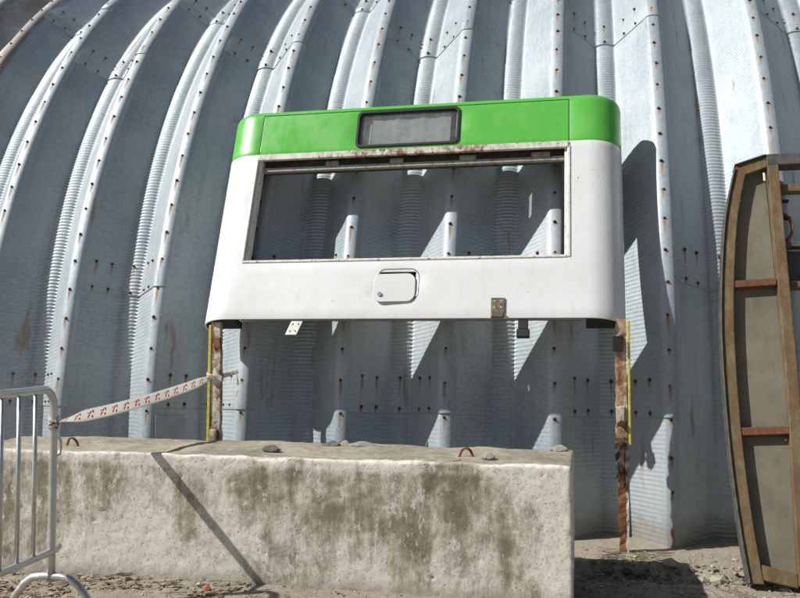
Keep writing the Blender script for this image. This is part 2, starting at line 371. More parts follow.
def sheet(name, s0, s1, fine):
    step = RIDGE/5 if fine else .12
    n = max(2, int(round((s1-s0)/step))); rows = [s0+(s1-s0)*i/n for i in range(n+1)]
    V, F, A, B, C = [], [], [], [], []
    rows = [s0+.0005] + rows                       # a folded lip gives the lower edge its thickness
    for i, s in enumerate(rows):
        lap = .0065*(1-ss(.10, .32, s-s0)) if i else -.001
        k = .5*math.sin(2*math.pi*s/RIDGE)
        for a, h, am in PROF:
            am2 = am*(1-.0*s) if fine else 0
            y, z = arch(h+lap+k*am2*2, s); V.append((a, y, z)); A.append(a); B.append(s); C.append(s-s0+(5 if s0 < 0 else 0))
    m = len(PROF)
    for i in range(len(rows)-1):
        for j in range(m-1):
            q = i*m+j; F.append((q, q+1, q+1+m, q+m))
    me = bpy.data.meshes.new(name); me.from_pydata(V, [], F); me.materials.append(M['galv'])
    me.polygons.foreach_set('use_smooth', [True]*len(F))
    for nm, d in (('across', A), ('arc', B), ('low', C)):
        at = me.attributes.new(nm, 'FLOAT', 'POINT'); at.data.foreach_set('value', d)
    return me
LEN = 2.89; END = R*math.radians(172)
EV = [-.35, .515, .515+LEN, .515+2*LEN, END]; OD = [-.35, 1.31, 1.31+LEN, 1.31+2*LEN, END]
def sheets(E_): return [sheet('wall_panel', E_[i], E_[i+1]+(.26 if i < 3 else 0), i < 2 or (i == 2 and E_ is EV)) for i in range(4)]
ME, MO = sheets(EV), sheets(OD)
shed = tag(empty('arched_metal_shed', (-1.5, 5.1, 0)), 'arched shed of ribbed galvanised steel sheets with rust-streaked bolts', 'shed')
bolts = MB()
def bolt(x, h, s, nrm=None):
    y, z = arch(h, s); th = s/R
    n = Vector((0, -math.cos(th), math.sin(th)))
    if nrm is not None: n = (n*nrm[1] + Vector((nrm[0], 0, 0))).normalized()
    t1 = n.orthogonal().normalized(); t2 = n.cross(t1); c = Vector((x, y, z)); k = random.random()*6
    V = []; j = random.uniform(.75, 1.05)
    for r, q in ((.0115, -.006), (.0115, .0025), (.0075, .0035), (.0068, .010), (.004, .0125)):
        for i in range(6):
            a = k+i*math.pi/3; V.append(c + n*q*j + (t1*math.cos(a)+t2*math.sin(a))*r*j)
    F = [(l*6+i, l*6+(i+1) % 6, l*6+6+(i+1) % 6, l*6+6+i) for l in range(4) for i in range(6)] + [tuple(24+i for i in range(6))]
    bolts.add(V, F)
K0, K1 = -6, 11
for k in range(K0, K1):                                  # rib k runs from crest k+1 (left) to crest k (right)
    x0 = CREST0 - PITCH*(k+1); even = (k % 2 == 0)
    for i, me in enumerate(ME if even else MO):
        o = bpy.data.objects.new('wall_panel', me); COL.objects.link(o); o.parent = shed; o.location = Vector((x0, 0, 0)) - shed.location
        if k >= 8: o['rust_cover'] = .85 if k == 8 else .6
    if k > K0-1:
        s = .1
        while s < 7: bolt(x0+PITCH+random.uniform(-.004, .004)-.004, .0085, s+random.uniform(-.006, .006)); s += .2
    for q in (EV if even else OD)[1:3]:
        for dz in (.03, .22):
            for a, nr in ((.11, (.70, .72)), (.185, (.70, .72)), (.3215, None), (.458, (-.70, .72)), (.533, (-.70, .72))):
                if nr is None: h = -DEPTH+.016
                elif nr[0] > 0: h = -DEPTH*(a-CREST_H)/SIDE
                else: h = -DEPTH*(1-(a-(PITCH-CREST_H-SIDE))/SIDE)
                bolt(x0+a, h+.006, q+dz+random.uniform(-.008, .008), nr)
bo = bolts.build('bolts', M['bolt'], shed); bo.location = -shed.location; tag(bo, kind='stuff')
# a flat repair plate low on one rib
pl = MB(); xa = CREST0-PITCH*5
for_s = (.05, .47)
pts = []
for s in for_s:
    for a in (.055, .19):
        y, z = arch(-DEPTH*(a-CREST_H)/SIDE+.012, s); pts.append((xa+a, y, z))
off = Vector((.79, -.61, 0))*.006
p4 = [Vector(pts[0]), Vector(pts[1]), Vector(pts[3]), Vector(pts[2])]
pl.hexa([q-off for q in p4]+[q+off for q in p4]); o = pl.build('repair_plate', simple('plain_zinc_sheet', (.36, .40, .44), .45, .4, .12, 9, .05), shed); o.location = -shed.location

# ------------------------------------------------------------ bus rear panel
BX, BY, BZ, LEAN = -1.03, 4.88, 1.275, math.radians(20); LS, LC = math.sin(LEAN), math.cos(LEAN)
bus = tag(empty('bus_rear_panel', (BX, 4.95, 0)), 'green and white bus rear panel on rusty legs with an empty window opening', 'bus panel')
def T(x, y, q): return (x, BY - 4.95 + q*LS + y*LC, BZ + q*LC - y*LS)      # panel space to the thing's own space
HW, HWL, HT, RX, RY, RZ, DEP = 1.238, 1.292, 1.508, .20, .17, .072, .21
def rounded(x, y, q, off=0.0):
    ix = max(-(HWL-RX), min(HW-RX, x)); iy = max(RY, y); iq = min(HT-RZ, q)
    n = Vector(((x-ix)/RX, (y-iy)/RY, (q-iq)/RZ))
    if n.length < 1e-6: return Vector((x, y, q))
    n.normalize(); p = Vector((ix+RX*n.x, iy+RY*n.y, iq+RZ*n.z))
    return p + Vector((n.x/RX, n.y/RY, n.z/RZ)).normalized()*off
WL, WR, WB, WT = -1.037, .917, .385, 1.10
GQ = 1.138; SL, SR, LIPQ = -1.045, .930, 1.436
DL, DR, DB, DT = -.388, .246, 1.168, 1.408        # destination window hole
FL, FR, FB, FT = -.166, .050, .127, .293          # filler hatch hole
def lines(vals, lo, hi, step):
    v = sorted(set([lo, hi]+list(vals))); out = []
    for a, b in zip(v, v[1:]):
        n = max(1, int(math.ceil((b-a)/step-1e-6))); out += [a+(b-a)*i/n for i in range(n)]
    return out+[hi]
cx = lines([HW-RX, -(HWL-RX), WL, WR, SL, SR, DL, DR, FL, FR] + [q for f in (.08, .2, .35, .5, .7, .85) for q in (HW-RX*f, RX*f-HWL)], -HWL, HW, .15)
cq = lines([WB, WT, GQ, LIPQ, DB, DT, FB, FT, HT-RZ] + [HT-RZ*f for f in (.1, .25, .45, .7)], 0, HT, .12)
cy = [0, RY*.1, RY*.25, RY*.45, RY*.7, RY, DEP]
def region(x, q):
    if q < GQ: return 'white'
    if SL < x < SR and q < LIPQ: return 'hatch'
    return 'green'
def hole(x, q): return (WL < x < WR and WB < q < WT) or (DL < x < DR and DB < q < DT) or (FL < x < FR and FB < q < FT)
parts = {'white': MB(), 'green': MB(), 'hatch': MB()}; linings = MB()
def quad(mb, P, off, rev=False):
    v = [T(*rounded(*p, off)) for p in P]; mb.add(v, [(3, 2, 1, 0) if rev else (0, 1, 2, 3)])
def weld(mb):
    d = {}; nv = []; mp = []
    for v in mb.v:
        k = tuple(round(c, 5) for c in v)
        if k not in d: d[k] = len(nv); nv.append(v)
        mp.append(d[k])
    mb.f = [tuple(mp[i] for i in f) for f in mb.f]; mb.f = [f for f in mb.f if len(set(f)) == len(f) or len(set(f)) == 3]
    mb.f = [tuple(dict.fromkeys(f)) for f in mb.f]; mb.v = nv; return mb
for i in range(len(cx)-1):
    for j in range(len(cq)-1):
        x0, x1, q0, q1 = cx[i], cx[i+1], cq[j], cq[j+1]
        if hole((x0+x1)/2, (q0+q1)/2): continue
        r = region((x0+x1)/2, (q0+q1)/2)
        if r == 'hatch':          # leave a thin joint round the hatch
            x0, x1 = (x0+.004 if x0 == SL else x0), (x1-.004 if x1 == SR else x1); q1 = q1-.007 if q1 == LIPQ else q1
        P = [(x0, 0, q0), (x1, 0, q0), (x1, 0, q1), (x0, 0, q1)]; quad(parts[r], P, 0)
        quad(linings, [(cx[i], 0, cq[j]), (cx[i+1], 0, cq[j]), (cx[i+1], 0, cq[j+1]), (cx[i], 0, cq[j+1])], -.014, True)
for sgn in (-1, 1):
    hw = HW if sgn > 0 else HWL
    for i in range(len(cy)-1):
        for j in range(len(cq)-1):
            y0, y1, q0, q1 = cy[i], cy[i+1], cq[j], cq[j+1]
            P = [(sgn*hw, y0, q0), (sgn*hw, y1, q0), (sgn*hw, y1, q1), (sgn*hw, y0, q1)]
            if sgn < 0: P = P[::-1]
            quad(parts['white' if q1 <= GQ+1e-6 else 'green'], P, 0); quad(linings, P, -.014, True)
for i in range(len(cx)-1):
    for j in range(len(cy)-1):
        P = [(cx[i], cy[j], HT), (cx[i+1], cy[j], HT), (cx[i+1], cy[j+1], HT), (cx[i], cy[j+1], HT)]
        quad(parts['green'], P, 0); quad(linings, P, -.014, True)
def shell(key, name, mat):
    o = weld(parts[key]).build(name, mat, bus, True)
    m = o.modifiers.new('thickness', 'SOLIDIFY'); m.thickness = .010; m.offset = -1; m.use_even_offset = True
    b = o.modifiers.new('bevel', 'BEVEL'); b.width = .002; b.segments = 2; b.limit_method = 'ANGLE'; b.angle_limit = math.radians(50); return o
shell('white', 'white_skin', M['white']); shell('green', 'green_roof_band', M['green']); shell('hatch', 'green_hatch', M['green'])
weld(linings).build('inner_lining', M['dark_in'], bus, True)
def pbox(name, a, b, mat, parent=bus, bv=.003):
    mb = MB(); mb.box(a, b, T); o = mb.build(name, mat, parent); bevel(o, bv) if bv else None; return o
# dark underside of both lower corners
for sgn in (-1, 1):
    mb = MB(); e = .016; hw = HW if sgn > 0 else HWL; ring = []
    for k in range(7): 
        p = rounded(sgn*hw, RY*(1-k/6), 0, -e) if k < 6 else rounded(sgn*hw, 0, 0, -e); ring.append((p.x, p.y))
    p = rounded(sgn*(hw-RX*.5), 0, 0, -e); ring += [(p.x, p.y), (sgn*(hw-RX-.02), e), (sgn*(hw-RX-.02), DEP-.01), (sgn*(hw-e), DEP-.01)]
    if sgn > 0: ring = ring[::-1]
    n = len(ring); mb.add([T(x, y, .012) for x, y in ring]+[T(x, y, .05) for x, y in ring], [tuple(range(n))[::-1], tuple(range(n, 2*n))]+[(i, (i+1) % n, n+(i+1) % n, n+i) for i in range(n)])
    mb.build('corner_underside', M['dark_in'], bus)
# window surround: jambs, sill, lintel rail
pbox('window_jamb', (WL-.004, .012, WB-.03), (WL+.022, .062, WT+.0), M['rail_clean'])
pbox('window_jamb', (WR-.016, .012, WB-.03), (WR+.010, .055, WT+.0), M['rail_clean'])
pbox('window_sill', (WL+.024, .014, WB-.03), (WR-.018, .055, WB-.004), M['rail_clean'])
# bead proud of the skin along the right side, the foot and the left
pbox('window_bead', (WR+.001, -.006, WB-.014), (WR+.019, .008, WT+.004), M['rail_clean'], bv=.004)
pbox('window_bead', (WL-.010, -.006, WB-.017), (WR-.001, .008, WB-.001), M['rail_clean'], bv=.004)
pbox('window_bead', (WL-.012, -.006, WB+.001), (WL-.001, .008, WT+.004), M['rail_clean'], bv=.003)
pbox('lintel_strip', (WL-.010, -.010, WT-.010), (WR+.008, .012, WT+.034), M['rail'], bv=.004)
pbox('lintel_web', (WL+.024, .066, WT-.078), (WR-.018, .072, WT+.060), M['darkgrey'], bv=0)  # dark sheet; its colour paints the shadow inside the lintel slots
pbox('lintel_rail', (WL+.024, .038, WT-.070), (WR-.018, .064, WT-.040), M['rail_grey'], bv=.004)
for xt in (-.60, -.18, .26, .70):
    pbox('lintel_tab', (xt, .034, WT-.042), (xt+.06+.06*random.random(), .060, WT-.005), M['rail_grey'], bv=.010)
# rounded rings and plates
def rrect(l, r, b, t, rad, n=5):
    out = []
    for cxx, cyy, a0 in ((r-rad, t-rad, 0), (l+rad, t-rad, 90), (l+rad, b+rad, 180), (r-rad, b+rad, 270)):
        for i in range(n+1):
            a = math.radians(a0+90*i/n); out.append((cxx+rad*math.cos(a), cyy+rad*math.sin(a)))
    return out
def ring(name, o, i, y0, y1, mat, parent=bus):
    n = len(o); mb = MB(); V = [T(x, y0, q) for x, q in o]+[T(x, y0, q) for x, q in i]+[T(x, y1, q) for x, q in o]+[T(x, y1, q) for x, q in i]; F = []
    for k in range(n):
        l = (k+1) % n; F += [(k, l, n+l, n+k), (2*n+l, 2*n+k, 3*n+k, 3*n+l), (l, k, 2*n+k, 2*n+l), (n+k, n+l, 3*n+l, 3*n+k)]
    mb.add(V, F); ob = mb.build(name, mat, parent); bevel(ob, .003); return ob
def plate(name, o, y0, y1, mat, parent=bus, f=None):
    n = len(o); f = f or (lambda x, y, q: (x, y, q)); mb = MB()
    mb.add([T(*f(x, y0, q)) for x, q in o]+[T(*f(x, y1, q)) for x, q in o], [tuple(range(n)), tuple(range(n, 2*n))[::-1]]+[((i+1) % n, i, n+i, n+(i+1) % n) for i in range(n)])
    ob = mb.build(name, mat, parent); bevel(ob, .002); return ob
dw = ring('display_window_seal', rrect(DL-.014, DR+.014, DB-.014, DT+.016, .035), rrect(DL+.004, DR-.004, DB+.003, DT-.003, .026), -.010, .030, M['black'])
plate('glass', rrect(DL+.006, DR-.006, DB+.006, DT-.006, .022), .006, .010, M['glass'], dw)
mb = MB(); n = 40; V = []
for i in range(n+1):
    x = DL-.02+(DR-DL+.04)*i/n
    for q in (DB-.03, DT+.03): V.append(T(x, .026+.0012*math.sin(i*1.9)+.002*math.sin(i*.7), q))
mb.add(V, [(2*i, 2*i+2, 2*i+3, 2*i+1) for i in range(6, n-4)]); mb.build('blind', M['blind'], dw, True)
pbox('display_box', (DL-.04, .095, DB-.04), (DR+.04, .10, DT+.04), M['blind'], dw, 0)
pbox('display_post', (DL+.02, .036, DB-.03), (DL+.075, .048, DT+.03), M['plate'], dw, .002)
# filler hatch
fr = ring('filler_hatch_rim', rrect(FL-.022, FR+.022, FB-.020, FT+.022, .056), rrect(FL-.015, FR+.015, FB-.013, FT+.015, .050), -.0025, .016, M['lock'])
pbox('filler_pocket', (FL-.03, .045, FB-.03), (FR+.03, .05, FT+.03), M['hole'], fr, 0)
ang = math.radians(2.5); hx, hq = FL, FB
def hinge(x, y, q):
    dx, dq = x-hx, q-hq; return (hx-.008+dx*math.cos(ang)-dq*math.sin(ang)*.6, y-.010*(1-dx/.24)+.003, hq-.012+dx*math.sin(ang)*.7+dq*math.cos(ang)-.004)
door = plate('filler_hatch_door', rrect(FL-.018, FR+.012, FB-.014, FT-.004, .048), -.012, -.004, M['white'], bus, hinge)
lk = MB(); c = Vector(hinge(FL+.022, -.012, FB+.032))
lk.tube([T(c.x, c.y, c.z), T(c.x, c.y-.006, c.z)], .013, 14); l_o = lk.build('lock', M['lock'], door)
# hinge brackets under the skin's edge
def holes(parent, spots, y, r=.0045):
    for x, q in spots:
        m = MB(); m.tube([T(x, y, q), T(x, y-.0012, q)], r, 10); m.build('screw_hole', M['hole'] if parent.name.startswith('white') else M['plate'], parent)
br = pbox('hinge_bracket', (.495, -.010, .030), (.572, -.002, .120), M['bracket'], bv=.002)
pbox('hinge_barrel', (.497, -.026, -.004), (.570, -.003, .030), M['bracket'], br, .006)
holes(br, ((.515, .100), (.552, .100), (.515, .062), (.552, .062)), -.010)
wb = MB()
wb.hexa([T(x+sh, y, q) for (q, sh) in ((-.098, -.02), (-.012, .01)) for x, y in ((-.690, .004), (-.620, .004), (-.620, .010), (-.690, .010))])
w_o = wb.build('white_hinge_plate', M['plate'], bus); bevel(w_o, .002)
holes(w_o, ((-.682, -.075), (-.650, -.075), (-.668, -.032), (-.634, -.032)), .004)
lt = pbox('latch', (.648, .010, -.060), (.703, .035, -.004), M['black'], bv=.003); pbox('latch_foot', (.640, .004, -.108), (.712, .040, -.062), M['black'], lt, .004)
# lower edge strip
pbox('lower_edge_strip', (-1.0, .012, -.006), (1.0, .03, .010), M['lock'], bv=.002)
# legs (upright pillars), in the thing's own space
def leg_box(name, p0, p1, w0, w1, d0, d1, mat, parent=bus, bv=.003):
    mb = MB(); pts = []
    for (x, y, z), w, d in ((p0, w0, d0), (p1, w1, d1)):
        pts += [(x-w/2, y-d/2, z), (x+w/2, y-d/2, z), (x+w/2, y+d/2, z), (x-w/2, y+d/2, z)]
    mb.hexa(pts); o = mb.build(name, mat, parent); bevel(o, bv); return o
def ragged(name, x, y, z0, z1, w0, w1, d, mat, parent=bus, n=26, amp=.006, seed=0):
    """corroded sheet post with an uneven outline"""
    mb = MB(); V = []
    for i in range(n+1):
        q = i/n; z = z0+(z1-z0)*q; w = w0+(w1-w0)*q
        e = [amp*noise.noise(Vector((z*22, s*9+seed, 1)))*1.4 for s in range(4)]
        V += [(x-w/2+e[0], y-d/2+e[2], z), (x+w/2+e[1], y-d/2+e[3], z), (x+w/2+e[1], y+d/2+e[3], z), (x-w/2+e[0], y+d/2+e[2], z)]
    F = [(3, 2, 1, 0), tuple(4*n+i for i in range(4))]
    for i in range(n):
        for k in range(4): a = 4*i+k; b = 4*i+(k+1) % 4; F.append((a, b, b+4, a+4))
    mb.add(V, F); return mb.build(name, mat, parent)
lx, rx = -2.222-BX, .178-BX
gl = G(-2.22, 4.95)
ll = ragged('leg', lx+.012, .0, gl-.02, 1.26, .060, .058, .040, M['leg'], seed=3)
leg_box('yellow_strip', (lx-.040, -.012, gl-.01), (lx-.022, -.012, 1.24), .020, .018, .03, .03, M['yellow'], ll)
leg_box('rust_plate', (lx+.008, -.024, .44), (lx+.010, -.024, .53), .052, .060, .012, .012, M['rust'], ll)
leg_box('hinge_block', (lx+.006, -.026, .545), (lx+.006, -.026, .61), .045, .045, .016, .016, M['leg'], ll)
leg_box('rust_clamp', (lx+.022, -.020, 1.10), (lx+.024, -.020, 1.165), .050, .040, .02, .02, M['rust'], ll)
gr_ = G(.18, 4.95)
rl = ragged('leg', rx-.004, .0, .62, 1.27, .060, .058, .045, M['leg_rust'], seed=8)
ragged('lower_post', rx-.004, -.004, gr_-.02, .62, .030, .056, .03, M['rust'], rl, seed=12)
ragged('pale_strip', rx+.024, -.010, gr_-.01, .40, .012, .014, .02, M['rail'], rl, seed=15, amp=.003)
leg_box('yellow_strip', (rx+.040, -.012, .58), (rx+.038, -.012, 1.26), .013, .014, .03, .03, M['yellow'], rl)
leg_box('black_latch', (rx-.022, -.030, 1.09), (rx-.022, -.030, 1.175), .058, .052, .03, .03, M['black'], rl)
leg_box('bolt_plate', (rx-.010, -.026, .70), (rx-.010, -.026, .79), .040, .046, .012, .012, M['leg'], rl)
bmb = MB(); bmb.tube([(rx-.004, -.03, .70), (rx-.004, -.045, .70)], .016, 8); bmb.build('bolt_head', M['bolt'], rl)
for k, (dx, w, z0, z1, m) in enumerate(((-.030, .020, .40, .60, 'darkgrey'), (-.006, .030, .36, .62, 'bolt'), (.022, .024, .34, .57, 'darkgrey'))):
    ragged('torn_metal', rx+dx, -.030-.008*k, z0, z1, w*.6, w, .012, M[m], rl, seed=20+k, amp=.009)

# ------------------------------------------------------------ concrete block
CB = Vector((-1.615, 4.225, 0))
def block():
    L, D, Z0, Z1 = 1.54, .295, -.06, .60; st = .010
    nx, ny, nz = int(2*L/st), int(2*D/st), int((Z1-Z0)/st); V = {}; verts = []; F = []
    def vid(i, j, k):
        key = (i, j, k)
        if key in V: return V[key]
        x, y, z = -L+2*L*i/nx, -D+2*D*j/ny, Z0+(Z1-Z0)*k/nz; p = Vector((x, y, z))
        # worn edges: pull in near two or more faces
        ch = .009+.030*max(0, fbm((x*5, y*5, z*5), 3)-.12)+.028*max(0, fbm((x*19, y*19, z*19+4), 3)-.22)
        q = Vector((max(-(L-ch), min(L-ch, x)), max(-(D-ch), min(D-ch, y)), min(Z1-ch, z)))
        d = p-q
        if d.length > 1e-6: p = q+d.normalized()*ch
        n = d.normalized() if d.length > 1e-6 else Vector((0, 0, 1))
        w = .0055*fbm((x*3, y*3, z*3+9), 3)+.0014*fbm((x*26, y*26, z*26), 4)
        c = noise.cell(Vector((x*30, y*30, z*30)))
        pit = max(0, noise.noise(Vector((x*55, y*55, z*55+7)))-.5)*.026
        if z > Z1-.001: w += .010*fbm((x*4, y*4, 2), 4)
        p = p+n*(w-pit); V[key] = len(verts); verts.append(tuple(p)); return V[key]
    for i in range(nx):
        for k in range(nz):
            F.append((vid(i, 0, k), vid(i+1, 0, k), vid(i+1, 0, k+1), vid(i, 0, k+1)))
            F.append((vid(i+1, ny, k), vid(i, ny, k), vid(i, ny, k+1), vid(i+1, ny, k+1)))
        for j in range(ny): F.append((vid(i, j, nz), vid(i+1, j, nz), vid(i+1, j+1, nz), vid(i, j+1, nz)))
    for j in range(ny):
        for k in range(nz):
            F.append((vid(nx, j, k), vid(nx, j+1, k), vid(nx, j+1, k+1), vid(nx, j, k+1)))
            F.append((vid(0, j+1, k), vid(0, j, k), vid(0, j, k+1), vid(0, j+1, k+1)))
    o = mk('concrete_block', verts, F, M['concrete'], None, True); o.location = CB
    return tag(o, 'long weathered concrete block with stained face in front of the shed', 'concrete block')
blk = block()
for x, y in ((-2.65, 4.12), (-.575, 4.15)):
    m = MB(); m.tube([(x-CB.x+.034*math.cos(a)*(1.08 if math.sin(a) < .3 else 1), y-CB.y+.006*math.sin(3*a), .575+.068*max(-.2, math.sin(a))) for a in [math.radians(-15+210*i/14) for i in range(15)]], .0065, 8)
    m.build('lifting_loop', M['rust'], blk, True)

# ------------------------------------------------------------ stones on the block and on the ground
def rock(name, loc, size, mat, label, seed, flat=.0, rz=0):
    import bmesh
    bm = bmesh.new(); bmesh.ops.create_icosphere(bm, subdivisions=3, radius=1)
    for v in bm.verts:
        p = v.co.normalized(); f = 1+.30*noise.noise(p*1.3+Vector((seed*7.1, 0, 0)))+.12*noise.noise(p*3.1+Vector((0, seed*3.3, 0)))
        q = p*f; k = .62
        for ax in (Vector((.8, .3, .5)), Vector((-.6, .7, .4)), Vector((.1, -.9, .4)), Vector((-.5, -.4, .75)), Vector((0, 0, -1))):
            a = ax.normalized(); a = (a+Vector((noise.noise(a*5+Vector((seed, 0, 0))), noise.noise(a*5+Vector((0, seed, 0))), 0))*.5).normalized(); d = q.dot(a)
            if d > k: q -= a*(d-k)*.85
        v.co = Vector((q.x*size[0], q.y*size[1], q.z*size[2]))
    lo = min(v.co.z for v in bm.verts)
    for v in bm.verts: v.co.z -= lo+.004
    me = bpy.data.meshes.new(name); bm.to_mesh(me); bm.free(); me.materials.append(mat)
    o = bpy.data.objects.new(name, me); COL.objects.link(o); o.location = loc; o.rotation_euler = (0, 0, rz); return tag(o, label, 'stone')
BT = .602
rock('stone', (-1.555, 4.15, BT), (.050, .030, .022), M['st_dark'], 'small dark stone alone on the block facing the window opening', 1)
rock('stone', (-1.30, 4.36, BT), (.052, .045, .022), M['st_dark'], 'flat dark grey stone lying beside a wider paler slab on the block', 2)
rock('stone_slab', (-1.15, 4.385, BT), (.078, .05, .020), M['st_grey'], 'wide flat grey stone slab on top of the concrete block', 3, rz=.3)
rock('stone', (-1.245, 4.40, BT), (.025, .022, .022), M['st_tan'], 'small tan pebble between the dark stone and the grey slab', 4)
rock('stone', (-.462, 4.105, BT), (.036, .030, .021), M['st_grey'], 'grey angular stone beside the lifting loop on the block', 5)
rock('stone', (-.145, 4.44, BT), (.044, .035, .022), M['st_grey'], 'grey lumpy stone on the end of the block beside the rusty leg', 6)
rock('stone_chip', (-.60, 4.03, BT), (.022, .012, .006), M['st_tan'], 'thin pale chip lying in front of the lifting loop', 9, rz=.6)
rock('brick_lump', (-1.735, 3.80, G(-1.735, 3.80)-.004), (.022, .020, .024), M['st_red'], 'small red brick lump on the ground at the foot of the block', 7)
def curled_leaf(loc, r, rz):
    V = []; n = 8
    for i in range(n+1):
        u = i/n*2-1; w = (1-u*u)**.6*.55
        for j in range(5):
            q = j/2-1; V.append((r*u, r*w*q*.8+r*.1*math.sin(3*u), r*(.12+.42*abs(q)**1.5*w+.25*u*u)+.003*noise.noise(Vector((u*3, q*3, 1)))))
    F = [(i*5+j, i*5+j+1, i*5+j+6, i*5+j+5) for i in range(n) for j in range(4)]
    o = mk('dead_leaf', V, F, stone('brown_dead_leaf', (.11, .075, .05), (.22, .155, .105)), None, True); o.location = loc; o.rotation_euler = (.15, .1, rz)
    m = o.modifiers.new('thickness', 'SOLIDIFY'); m.thickness = .0015
    return tag(o, 'large curled brown dead leaf at the foot of the block beside the barrier', 'leaf')
curled_leaf((-2.20, 3.885, G(-2.20, 3.885)+.012), .045, .5)
rock('stone', (.52, 4.22, G(.52, 4.22)-.004), (.03, .025, .018), M['st_grey'], 'grey stone on sunlit gravel beside the rusty olive frame', 8)

# ------------------------------------------------------------ crowd barrier
P0 = Vector((-2.310, 3.45, 0)); BD = Vector((.02, -.47, 0)).normalized(); BLEN = 2.1
gz = G(-2.31, 3.45)
bar = tag(empty('crowd_barrier', (P0.x, P0.y, gz)), 'galvanised steel crowd barrier with upright bars beside the concrete block', 'barrier')
TOPZ, BOTZ = .944-gz, .232-gz
def B(d, z, side=0.0): return (BD.x*d - BD.y*side, BD.y*d + BD.x*side, z)
m = MB(); rr = .085; path = [B(0, .11)]
path += [B(0, z) for z in (.3, .6, TOPZ-rr-.02)]
path += [B(rr-rr*math.cos(a), TOPZ-rr+rr*math.sin(a)) for a in [math.radians(9*i) for i in range(11)]]
path += [B(d, TOPZ) for d in (.5, 1.0, 1.6)]
path += [B(BLEN-rr+rr*math.sin(a), TOPZ-rr+rr*math.cos(a)) for a in [math.radians(9*i) for i in range(11)]]
path += [B(BLEN, z) for z in (.6, .3, .11)]
m.tube(path, .0172, 14); m.build('frame', M['tube'], bar, True)
m = MB(); m.tube([B(-.055, BOTZ+.012), B(-.03, BOTZ), B(.5, BOTZ), B(BLEN, BOTZ)], .0155, 12); m.build('bottom_rail', M['tube'], bar, True)
d = .140; k = 0
while d < BLEN-.05:
    m = MB(); m.tube([B(d, BOTZ), B(d, TOPZ)], .0095, 10); m.build('upright_bar', M['tube'], bar, True)
    for z in (BOTZ+.018,):
        pass
    d += .116
for d in (0, BLEN):
    pts = [(-.21, -.03), (-.17, .045), (-.13, .095), (-.09, .122), (-.04, .130), (.04, .130), (.09, .122), (.13, .092), (.17, .04), (.21, -.035)]
    m = MB(); m.tube([B(d, z, -s) for s, z in pts], .0165, 12); m.build('foot', M['tube'], bar, True)
m = MB(); m.tube([B(-.02, TOPZ-.30), B(-.05, TOPZ-.295), B(-.058, TOPZ-.27), B(-.058, TOPZ-.235), B(-.045, TOPZ-.22), B(-.018, TOPZ-.22)], .007, 8); m.build('coupling_hook', M['tube'], bar, True)

# ------------------------------------------------------------ barrier tape
def ribbon(name, pts, wid, twist, parent=None, u0=0.0, thick=.0008):
    pts = [Vector(p) for p in pts]; V = []; U = []; u = u0
    for i, p in enumerate(pts):
        if i: u += (p-pts[i-1]).length
        d = (pts[min(i+1, len(pts)-1)]-pts[max(i-1, 0)]).normalized(); up = Vector((0, 0, 1)); up = (up-d*up.dot(d)).normalized(); sd_ = d.cross(up)
        a = twist(i/(len(pts)-1)); w = wid(i/(len(pts)-1)); ax = up*math.cos(a)+sd_*math.sin(a); nn = d.cross(ax)
        for j in range(5):
            q = j/4-.5; V.append(p+ax*q*w+nn*(.006*math.sin(u*23+q*2)*(.25-q*q))); U.append((u, j/4))
    F = [(i*5+j, i*5+j+1, i*5+j+6, i*5+j+5) for i in range(len(pts)-1) for j in range(4)]
    o = mk(name, V, F, M['tape'], parent, True); uv = o.data.uv_layers.new(name='UVMap')
    for lo in o.data.loops: uv.data[lo.index].uv = U[lo.vertex_index]
    s = o.modifiers.new('thickness', 'SOLIDIFY'); s.thickness = thick; return o
A_ = Vector((-2.300, 3.462, .798)); Bp = Vector((-2.222, 4.915, .925)); Cp = Vector((-2.125, 5.075, .955))
tp = [A_.lerp(Bp, i/60)+Vector((0, 0, -.022*math.sin(math.pi*i/60))) for i in range(61)]
wf = lambda t: .058*(.30+.70*ss(0, .16, t))*(.38+.62*ss(1, .86, t))
ta = ribbon('barrier_tape', tp, wf, lambda t: .9*(1-ss(0, .14, t))-.8*ss(.9, 1, t)+.12*math.sin(t*9))
tag(ta, 'white tape with red marks strung from barrier post to rusty leg', 'tape')
def wrapped(name, c, r, z, w, turns, u0):
    pts = [(c[0]+r*math.cos(a), c[1]+r*math.sin(a), z+.012*math.sin(a*.7)) for a in [2*math.pi*turns*i/36 for i in range(37)]]
    return ribbon(name, pts, lambda t: w, lambda t: 0, ta, u0)
wrapped('knot', (P0.x, P0.y), .021, .792, .046, 1.6, .03)
wrapped('knot', (-2.22, 4.945), .050, .928, .034, 1.3, .02)
ribbon('tail', [Bp.lerp(Cp, i/14)+Vector((0, -.03*math.sin(math.pi*i/14), -.008*math.sin(math.pi*i/14))) for i in range(15)], lambda t: .034-.012*t, lambda t: .3*math.sin(5*t), ta, .01)
ribbon('torn_end', [Cp+Vector((-.004+.012*math.sin(3*q), -.012-.010*math.sin(2*q), -.16*q)) for q in [i/10 for i in range(11)]], lambda t: .018*(1-t)+.003, lambda t: .6+2*t, ta, .3)

